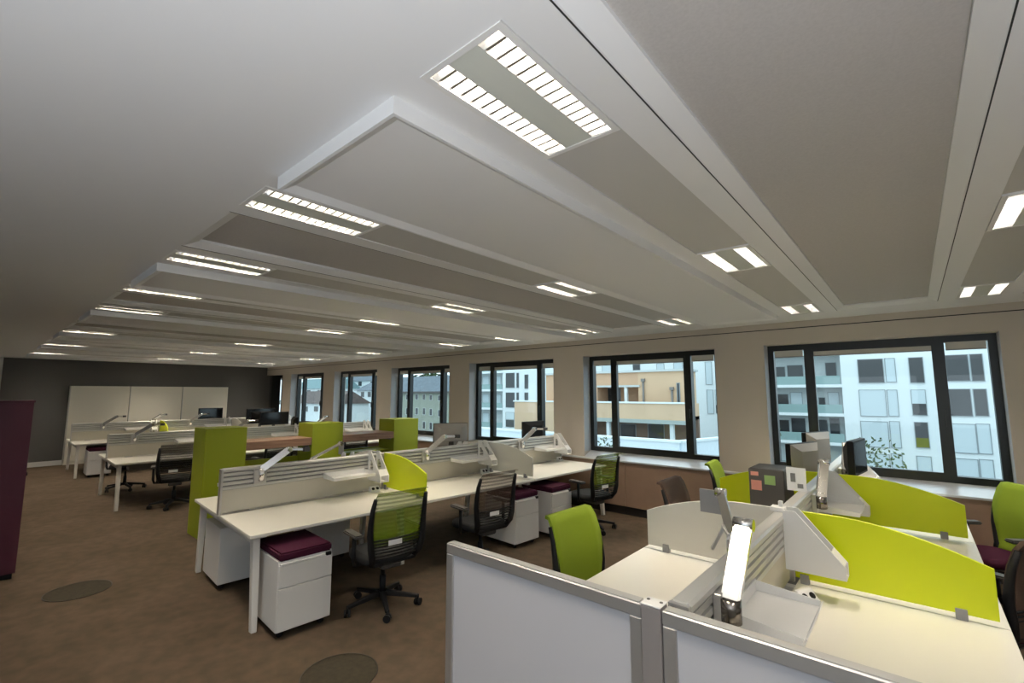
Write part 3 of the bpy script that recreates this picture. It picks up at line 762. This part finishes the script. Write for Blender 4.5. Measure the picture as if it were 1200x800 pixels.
# ================================================================== PEDESTALS
def pedestal(loc, rz, label, cushion=True, h=.56):
    t = thing('drawer_pedestal', label, 'drawer unit', (loc[0], loc[1], 0), radians(rz), 'white drawer pedestals')
    w_, d_ = .205, .27      # front faces +x
    link('carcass', shared(('pc', h), lambda: MB().box(-d_, d_ - .018, -w_, w_, .055, h).mesh('carcass', .003)), METW, t)
    link('drawer', shared(('pd1', h), lambda: MB().box(d_ - .016, d_, -w_ + .002, w_ - .002, h - .19, h - .03).mesh('drawer', .003)), METW, t)
    link('drawer', shared(('pd2', h), lambda: MB().box(d_ - .016, d_, -w_ + .002, w_ - .002, .06, h - .195).mesh('drawer', .003)), METW, t)
    link('pull_lip', shared(('pl', h), lambda: MB().box(d_ - .02, d_ + .004, -w_ + .01, w_ - .06, h - .027, h - .014).mesh('pull_lip', .002)), WHITEP, t)
    link('lock', shared(('plk', h), lambda: MB().box(d_ - .02, d_ + .002, w_ - .05, w_ - .012, h - .032, h - .008).mesh('lock')), BLACKP, t)
    for a in (-1, 1):
        for b in (-1, 1):
            link('castor', shared('pw', lambda: MB().cyl((-.01, 0, .025), (.01, 0, .025), .025, 12).box(-.012, .012, -.012, .012, .03, .055).mesh('castor')), BLACKP, t, (a * (d_ - .07), b * (w_ - .05), 0))
    if cushion:
        link('seat_cushion', shared(('pcu', h), lambda: MB().box(-d_ + .004, d_ - .004, -w_ + .004, w_ - .004, h, h + .062).mesh('seat_cushion', .012, 2)), PURPLE, t)
    return t
pedestal((-3.94, 1.83), -3.6, 'white drawer pedestal with plum cushion at the aisle end of the long bench')
pedestal((-3.90, 4.52), -3.6, 'white drawer pedestal with plum cushion beside the brown mesh chair')
pedestal((-3.82, 5.13), -3.6, 'white drawer pedestal with plum cushion beside the second green mesh chair')
pedestal((-5.26, 1.85), 176.4, 'white drawer pedestal under the counter side of the long bench', cushion=False)
pedestal((-13.98, 1.98), -1.5, 'white drawer pedestal with dark cushion under the bench before the pale cupboards')
pedestal((-5.20, 2.72), 176.4, 'white drawer pedestal under the middle of the long bench')

# ================================================================== LIME COUNTER
cx0, cx1 = -7.36, -6.90
def post(y0, y1, label):
    t = thing('counter_post', label, 'storage box', ((cx0 + cx1) / 2, (y0 + y1) / 2, 0), 0, 'lime counter posts')
    hx = (cx1 - cx0) / 2; hy = (y1 - y0) / 2
    MB().box(-hx + .018, hx - .0, -hy + .018, hy - .018, .04, 1.345).build('carcass', LIMEB, t)
    for s in (-1, 1): MB().box(-hx, hx, min(s * hy, s * (hy - .018)), max(s * hy, s * (hy - .018)), 0, 1.345).build('side_panel', LIMEB, t, bevel=.002)
    MB().box(-hx, hx, -hy, hy, 1.345, 1.365).build('top_panel', LIMEB, t, bevel=.002)
    MB().box(-hx + .03, hx - .03, -hy + .03, hy - .03, 0, .04).build('plinth', BLACKP, t)
post(2.00, 2.49, 'lime green box post at the aisle end of the wooden counter')
post(3.40, 3.90, 'lime green box post in the middle of the wooden counter')
post(4.86, 5.38, 'lime green box post at the window end of the wooden counter')
for (y0, y1, lb) in ((2.492, 3.398, 'wooden counter top between the aisle and middle lime posts'), (3.902, 4.858, 'wooden counter top between the middle and window lime posts')):
    t = thing('wooden_counter', lb, 'counter', ((cx0 + cx1) / 2, (y0 + y1) / 2, 0), 0, 'wooden counter tops')
    hy = (y1 - y0) / 2
    MB().box(-.25, .23, -hy, hy, 1.05, 1.16).build('wooden_slab', WOOD, t, bevel=.003)
    MB().box(-.23, -.20, -hy, hy, .0, .86 if y0 < 3 else .88).build('modesty_panel', LIMEB, t)
    for s in (-1, 1): MB().box(-.15, .15, min(s * hy, s * (hy - .02)), max(s * hy, s * (hy - .02)), 1.02, 1.05).build('bracket', GREYP, t)
    MB().box(-.20, .10, -hy + .01, hy - .01, .84, .86).build('lower_shelf', LIMEB, t) if y0 > 3 else None

# ---- plum cupboard at left, pale cupboards on the end wall
t = thing('tall_cupboard', 'tall plum coloured cupboard beside the aisle', 'cupboard', (-7.10, -.37, 0))
MB().box(-.23, .21, -.80, .80, .05, 1.73).build('carcass', PLUM, t)
MB().box(-.21, .19, -.78, .78, 0, .05).build('plinth', BLACKP, t)
MB().box(-.24, .23, -.81, .81, 1.73, 1.75).build('top_panel', PLUM, t, bevel=.002)
for s in (-1, 1):
    dr = MB().box(.212, .23, min(s * .002, s * .80), max(s * .002, s * .80), .055, 1.727).build('door', PLUM, t, bevel=.002)
    MB().box(.23, .245, s * .05 - .008, s * .05 + .008, .85, 1.0).build('handle', PLATE, dr)
MB().cyl((-.05, .80, .98), (-.05, .825, .98), .02, 12).build('side_lock', BLACKP, t)
wd3 = (5.36 - 1.66) / 3
for i in range(3):
    y0 = 1.66 + i * wd3
    t = thing('wall_cupboard', 'pale full height cupboard panel ' + ('beside the bare charcoal wall', 'in the middle of three on the charcoal wall', 'behind the black monitor on the charcoal wall')[i], 'cupboard', (XE + .06, y0 + wd3 / 2, 0), 0, 'pale wall cupboards')
    MB().box(-.06, .06, -wd3 / 2 + .004, wd3 / 2 - .004, 0, 2.02).build('carcass', CUPW, t)
    MB().box(.06, .075, -wd3 / 2 + .02, wd3 / 2 - .02, .08, 2.0).build('door', CUPW, t, bevel=.002)
    MB().box(.06, .085, -wd3 / 2 + .004, -wd3 / 2 + .018, .05, 2.02).build('edge_strip', ALU, t)

# ---- unseen lamp on a stand, added behind the camera to brighten the ceiling
UPZ = 1.30
def fill_lamp(x, y, W, label):
    t = thing('added_fill_lamp', label, 'added fill lamp', (x, y, 0), 0, 'added ceiling fill lamps')
    MB().cyl((0, 0, 0), (0, 0, .025), .16, 28).build('base', ALU, t)
    MB().cyl((0, 0, .025), (0, 0, UPZ), .018, 14).build('pole', ALU, t)
    b = MB(); z = UPZ
    b.box(-.30, .30, -.14, .14, z, z + .012); b.box(-.30, -.29, -.14, .14, z + .012, z + .06); b.box(.29, .30, -.14, .14, z + .012, z + .06); b.box(-.29, .29, -.14, -.13, z + .012, z + .06); b.box(-.29, .29, .13, .14, z + .012, z + .06)
    b.build('lamp_head', ALU, t)
    ld = bpy.data.lights.new('ceiling_fill_light', 'AREA'); ld.shape = 'RECTANGLE'; ld.size = .5; ld.size_y = .22; ld.energy = W; ld.color = (.92, .95, 1.0)
    lo = bpy.data.objects.new('ceiling_fill_light', ld); COL.objects.link(lo); lo.parent = t; lo.location = (0, 0, UPZ + .035); lo.rotation_euler.x = pi
fill_lamp(.35, -.75, 55, 'unseen fill lamp on a stand, added behind the camera to brighten the ceiling')

# ================================================================== OUTSIDE
GZ = -9.0
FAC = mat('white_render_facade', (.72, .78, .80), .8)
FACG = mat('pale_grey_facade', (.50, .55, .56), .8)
EXTF = mat('window_recess_shadow_grey', (.26, .30, .32), .6)  # frame colour darkened to paint in the shadow of the window recess
BEIGE = mat('beige_render', (.54, .36, .24), .85, noise=.05, scale=.6)
BEIGE2 = mat('light_beige_render', (.60, .43, .29), .85, noise=.05, scale=.6)
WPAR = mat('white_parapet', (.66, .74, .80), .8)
DWIN = mat('dark_window_glass', (.035, .04, .045), .15)
SHUT = mat('pale_roller_shutter', (.55, .64, .68), .7)
TEALG = mat('teal_glass_guard', (.24, .36, .36), .2)
SLATE = mat('blue_grey_slate', (.13, .16, .19), .8, noise=.15, scale=1.5)
STONE = mat('grey_green_stone', (.30, .33, .28), .9, noise=.08, scale=1)
TILE = mat('brown_roof_tile', (.12, .095, .09), .9, noise=.2, scale=2)
LEAF = mat('dark_foliage', (.06, .09, .04), .9, noise=.3, scale=3)
struct(MB().box(-260, 160, YG + 3, 230, GZ - .5, GZ).build('ground', mat('asphalt', (.10, .105, .11), .9, noise=.1, scale=.3)))

def rect(x0, y0, x1, y1, Y):
    a = at(x0, (y0 + y1) / 2, 1, Y).x; b = at(x1, (y0 + y1) / 2, 1, Y).x
    c = at((x0 + x1) / 2, y0, 1, Y).z; d = at((x0 + x1) / 2, y1, 1, Y).z
    return a, b, d, c            # xmin,xmax,zmin,zmax
def ext_window(parent, r, Y, m, frame=None, rec=.12):
    frame = frame or EXTF
    a, b, z0, z1 = r
    t = .05
    f = MB(); f.box(a - t, a, Y - .05, Y + .02, z0 - t, z1 + t); f.box(b, b + t, Y - .05, Y + .02, z0 - t, z1 + t); f.box(a, b, Y - .05, Y + .02, z1, z1 + t); f.box(a - .02, b + .02, Y - .10, Y + .02, z0 - t, z0)
    wf = f.build('window', frame, parent)
    MB().box(a, b, Y - .02, Y + .01, z0, z1).build('pane', m, wf)
    return wf
def ext(name, label, loc=(0, 0, 0)):
    return thing(name, label, 'building')

# --- white apartment building (behind the right hand window)
YA = 54.0
A = ext('apartment_building', 'white apartment building with balconies and shuttered windows behind the large window')
xa = at(988, 470, 1, YA).x; xb = at(1260, 470, 1, YA).x; xl = at(862, 470, 1, YA).x
MB().box(xa, xb, YA, YA + 12, GZ, 14).build('wall', FAC, A)
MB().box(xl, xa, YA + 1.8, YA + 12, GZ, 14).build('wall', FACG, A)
ROWS = [
    [(1006, 421, 1035, 448, 0), (1038, 420, 1049, 447, 1), (1066, 419, 1082, 448, 0), (1109, 416, 1135, 446, 0), (1138, 415, 1152, 446, 0)],
    [(1008, 457, 1038, 487, 1), (1041, 457, 1052, 487, 1), (1069, 457, 1085, 486, 2), (1112, 456, 1138, 487, 0), (1142, 456, 1157, 487, 0)],
    [(1010, 494, 1041, 523, 1), (1044, 494, 1055, 524, 1), (1073, 495, 1088, 524, 3), (1116, 497, 1144, 530, 1), (1146, 497, 1161, 531, 1)],
    [(1013, 532, 1043, 562, 1), (1046, 532, 1058, 563, 1), (1076, 535, 1092, 564, 1), (1119, 538, 1147, 570, 1), (1150, 539, 1165, 572, 1)]]
for row in ROWS:
    for x0, y0, x1, y1, k in row:
        r = rect(x0, y0, x1, y1, YA)
        wf = ext_window(A, r, YA, SHUT if k == 1 else DWIN)
        if k == 2: MB().box(r[0], r[1], YA - .04, YA - .02, (r[2] + r[3]) / 2 - .1, r[3]).build('shutter', SHUT, wf)
        if k == 3: MB().box(r[0], r[1], YA - .04, YA - .02, r[2], r[2] + .38 * (r[3] - r[2])).build('lower_panel', mat('olive_panel', (.14, .15, .01), .5), wf)
for q, yb in enumerate((415, 452, 485, 518, 553)):
    z = at(945, yb, 1, YA).z
    sl = MB().box(xl, xa, YA - .1, YA + 1.8, z - .16, z + .12).build('balcony_slab', FAC, A)
    if q > 0: MB().box(xl, xa - .1, YA - .05, YA, z + .12, z + .95).build('guard', TEALG, sl)
for (x0, y0, x1, y1) in ((909, 430, 920, 445), (923, 428, 941, 444), (968, 425, 980, 444), (911, 462, 924, 478), (927, 460, 940, 478), (960, 466, 967, 477), (971, 460, 983, 477), (914, 492, 925, 511), (928, 490, 944, 511), (958, 492, 970, 511), (973, 490, 984, 511)):
    ext_window(A, rect(x0, y0, x1, y1, YA + 1.8), YA + 1.8, DWIN if y0 != 460 else SHUT)

# --- second white block (behind the third window) and its balconies
B2 = ext('apartment_building', 'white apartment block with narrow windows rising behind the beige house')
YB2 = 58.0
xa = at(589, 465, 1, YB2).x; xb = at(860, 465, 1, YB2).x; xl = at(535, 465, 1, YB2).x
MB().box(xa, xb, YB2, YB2 + 9, GZ, 11.5).build('wall', FAC, B2)
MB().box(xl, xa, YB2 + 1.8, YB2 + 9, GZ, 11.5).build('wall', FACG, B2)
for x0, y0, x1, y1, k in ((593, 437, 603, 454, 0), (605.6, 437, 608, 454, 0), (615, 439, 619, 455, 0), (593, 460, 603, 477, 0), (605.6, 460, 608, 471, 0), (615, 460, 619, 470, 0), (593, 483, 602.5, 491, 1), (593, 492, 602.5, 500, 0), (827, 424, 834, 450, 1), (829, 457, 836, 484, 1), (839, 457, 847, 484, 2), (706, 427, 716, 436, 1), (742, 427, 750, 436, 0), (770, 426, 778, 437, 1), (790, 425, 800, 438, 1)):
    r = rect(x0, y0, x1, y1, YB2); wf = ext_window(B2, r, YB2, SHUT if k == 1 else DWIN)
    if k == 2: MB().box(r[0], r[1], YB2 - .04, YB2 - .02, r[2] + .35 * (r[3] - r[2]), r[3]).build('shutter', SHUT, wf)
for yb in (436, 457, 478.6, 501.6):
    z = at(577, yb, 1, YB2).z
    sl = MB().box(xl, xa, YB2 - .1, YB2 + 1.8, z - .2, z + .15).build('balcony_slab', FAC, B2)
    MB().box(xl, xa - .1, YB2 - .05, YB2, z + .15, z + 1.0).build('guard', TEALG, sl)
for x0, y0, x1, y1 in ((566, 441, 573, 454), (580, 441, 587, 454), (566, 462, 573, 476), (580, 462, 587, 476), (566, 484, 573, 498)):
    ext_window(B2, rect(x0, y0, x1, y1, YB2 + 1.8), YB2 + 1.8, SHUT)

# --- beige house with terraces (behind the second window)
H = ext('terraced_house', 'beige rendered house with white edged terraces behind the second window')
YH = 34.0
xL = at(603, 480, 1, YH).x; xM = at(672, 480, 1, YH).x; xR = at(803, 480, 1, YH).x
zp = at(750, 472.5, 1, YH).z; zq = at(750, 491, 1, YH).z; zr = at(750, 516, 1, YH).z
MB().box(xL, xM, YH, YH + 10, GZ, zp).build('wall', BEIGE2, H)
MB().box(xM, xR, YH, YH + .25, zq, zp).build('terrace_parapet', BEIGE2, H)
MB().box(xR - .25, xR, YH + .25, YH + 2.9, zq, zp).build('terrace_parapet', BEIGE2, H)
MB().box(xL - .1, xR + .1, YH - .1, YH + .35, zp, zp + .12).build('coping', FAC, H)
MB().box(xM, xR, YH + .25, YH + 2.9, zq, zq + .25).build('terrace_slab', BEIGE2, H)
MB().box(xM, xR + .3, YH - .3, YH + .3, zq - .28, zq).build('gutter_edge', mat('grey_green_gutter', (.36, .41, .39), .6), H)
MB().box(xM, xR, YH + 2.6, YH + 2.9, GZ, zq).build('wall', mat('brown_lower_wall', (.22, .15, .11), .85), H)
for px in (712.5, 787): a = at(px, 505, 1, YH).x; MB().box(a - .14, a + .14, YH, YH + .28, GZ, zq - .28).build('column', FAC, H)
for x0, x1 in ((728, 745), (760, 778)):
    ext_window(H, rect(x0, 497, x1, 514, YH + 2.6), YH + 2.6, DWIN)
YU = 38.0
ua = at(640, 455, 1, YU).x; ub = at(752, 455, 1, YU).x; uc = at(803, 455, 1, YU).x; zt = at(752, 436, 1, YU).z; zl = at(725, 452, 1, YU).z
MB().box(ua, at(748, 455, 1, YU).x, YU, YU + .3, zl, zt).build('upper_wall', BEIGE, H)
MB().box(ua, at(700, 455, 1, YU).x, YU, YU + 8, GZ, zl).build('upper_wall', BEIGE, H)
MB().box(at(748, 455, 1, YU).x, uc, YU, YU + 2.5, GZ, zt).build('upper_wall', BEIGE2, H)
MB().box(at(700, 455, 1, YU).x, at(748, 455, 1, YU).x, YU + 2, YU + 2.4, GZ, zt).build('loggia_wall', BEIGE, H)
MB().box(ua - .2, uc + .2, YU - .25, YU + 2.6, zt, zt + .18).build('roof_edge', FACG, H)
MB().box(at(700, 452, 1, YU).x, at(750, 452, 1, YU).x, YU - .1, YU, zl - .12, zl + .05).build('loggia_edge', FACG, H)
for px in (733,): a = at(px, 460, 1, YU).x; MB().box(a - .13, a + .13, YU + .02, YU + .28, GZ, zl - .12).build('column', FAC, H)
ext_window(H, rect(705, 455, 727, 474, YU + 2), YU + 2, DWIN)
for px, y0 in ((754.5, 447), (788, 457)):
    a = at(px, 460, 1, YU).x; MB().cyl((a, YU - .1, zp - 1.5), (a, YU - .1, at(px, y0, 1, YU).z), .09, 8).box(a - .16, a + .16, YU - .22, YU + .0, at(px, y0, 1, YU).z, at(px, y0, 1, YU).z + .25).build('rainwater_pipe', mat('grey_pipe', (.2, .19, .18), .6), H)
ext_window(H, rect(794, 449, 796.5, 473, YU), YU, DWIN)
# --- white garden wall in front
G = thing('garden_wall', 'pale white terrace wall with a corner in front of the beige house', 'wall')
YV = 28.0
ga = at(540, 515, 1, YV).x; gc = at(796, 519, 1, YV); zt2 = gc.z
MB().box(ga, gc.x, YV, YV + .3, GZ, zt2).build('wall_run', WPAR, G)
MB().box(ga - .1, gc.x + .1, YV - .08, YV + .38, zt2, zt2 + .14).build('coping', FAC, G)
ge = Vector((gc.x + 1.6, YV + 6.0, 0))
v = Vector((gc.x, YV, 0))
MB().bar((v.x, v.y + .15, (GZ + zt2) / 2), (ge.x, ge.y, (GZ + zt2) / 2), .3, zt2 - GZ).build('wall_run', WPAR, G)
MB().bar((v.x, v.y + .15, zt2 + .07), (ge.x, ge.y, zt2 + .07), .46, .14).build('coping', FAC, G)

# --- old grey building with a slate roof (fourth window)
O = ext('old_house', 'grey stone building with small windows and blue slate roof')
YO = 60.0
oa = at(448, 480, 1, YO).x; ob = at(527, 480, 1, YO).x; oz = at(495, 460, 1, YO).z
MB().box(oa, ob, YO, YO + 12, GZ, oz).build('wall', STONE, O)
zr_ = at(495, 441, 1, YO + 4).z
MB().prism([(YO - .5, oz), (YO + 12.5, oz), (YO + 8, zr_), (YO + 4, zr_)], 'yz', oa - .4, ob + .4).build('roof', SLATE, O)
MB().box(oa - .5, ob + .5, YO - .7, YO - .4, oz - .1, oz + .25).build('gutter', DGREY, O)
for yy, h_ in ((462, 6), (478, 7.5), (494, 8)):
    for x0 in (476, 487, 495.5, 503.5, 513.5):
        d = (x0 - 495) * .12 * (1 if yy > 470 else .6)
        ext_window(O, rect(x0, yy + max(0, d), x0 + 3.0, yy + h_ + max(0, d), YO), YO, DWIN, FAC)
# --- houses seen through the farther windows
def gable(name, label, px0, px1, ytop, yeave, Y, wallm, roofm, wins_):
    t = ext(name, label)
    a = at(px0, yeave, 1, Y).x; b = at(px1, yeave, 1, Y).x; ze = at((px0 + px1) / 2, yeave, 1, Y).z; zt_ = at((px0 + px1) / 2, ytop, 1, Y).z
    MB().box(a, b, Y, Y + 9, GZ, ze).build('wall', wallm, t)
    MB().prism([(Y - .5, ze - .1), (Y + 9.5, ze - .1), (Y + 4.5, zt_)], 'yz', a - .5, b + .5).build('roof', roofm, t)
    for r in wins_: ext_window(t, rect(*r, Y), Y, DWIN, FAC)
    ch = (a + b) / 2 + 1
    MB().box(ch, ch + .9, Y + 4, Y + 4.8, zt_ - 1.5, zt_ + 1.3).build('chimney', FAC, t)
gable('town_house', 'white house with dark roof beyond the fifth window', 418, 462, 447, 457, 66, FAC, SLATE, ((423, 459, 427, 465), (431, 459, 435, 465), (423, 471, 427, 478)))
gable('town_house', 'white dormered house with slate roof high beyond the fifth window', 396, 446, 431, 446, 88, FAC, SLATE, ((407, 447, 411, 452), (420, 447, 424, 452), (434, 447, 438, 452)))
gable('town_house', 'low house with brown tiled roof beyond the sixth window', 340, 388, 458, 472, 50, FAC, TILE, ((357, 476, 361, 482), (368, 476, 373, 482)))
gable('town_house', 'white house with teal slate roof beyond the sixth window', 345, 392, 443, 455, 76, FAC, mat('teal_slate', (.16, .26, .28), .7), ((360, 457, 364, 462), (372, 457, 376, 462)))
# --- trees and shrubs
def tree(name, label, x, y, zb, h, r, n=420, seed=1, cat='tree'):
    rnd = random.Random(seed); t = thing(name, label, cat, (x, y, zb))
    MB().cyl((0, 0, 0), (0, 0, h * .6), .05 * h / 3, 8, r2=.02 * h / 3).build('trunk', mat('bark', (.07, .055, .045), .9), t)
    b = MB(); s_ = r * .11
    for i in range(n):
        while True:
            p = Vector((rnd.uniform(-1, 1), rnd.uniform(-1, 1), rnd.uniform(-1, 1)))
            if .25 < p.length < 1: break
        c = Vector((p.x * r, p.y * r, h * .62 + p.z * h * .38))
        d1 = Vector((rnd.uniform(-1, 1), rnd.uniform(-1, 1), rnd.uniform(-1, 1))).normalized(); d2 = d1.orthogonal().normalized()
        b.add([c - d1 * s_, c + d2 * s_ * .5, c + d1 * s_, c - d2 * s_ * .5], [(0, 1, 2, 3)])
    o = b.build('foliage', LEAF, t); o['kind'] = 'stuff'
p = at(832, 506, 1, 31); tree('garden_shrub', 'green shrubs behind the white terrace wall', p.x + 1.5, 36, zt2 - 1.2, 2.6, 1.6, 300, 3, 'shrub')
p = at(712, 530, 1, 24); tree('bare_shrub', 'grey shrub before the white terrace wall at the narrow pane', p.x, 24, p.z - 1.6, 2.6, .9, 160, 4, 'shrub')
p = at(1028, 545, 1, 24); tree('garden_shrub', 'sparse shrub in front of the white apartment building', p.x, 24, p.z - 1.6, 2.8, .9, 160, 5, 'shrub')
p = at(500, 440, 1, 110); tree('hill_tree', 'dark trees on the rise above the slate roof', p.x, 112, p.z - 10, 11, 9, 600, 6)
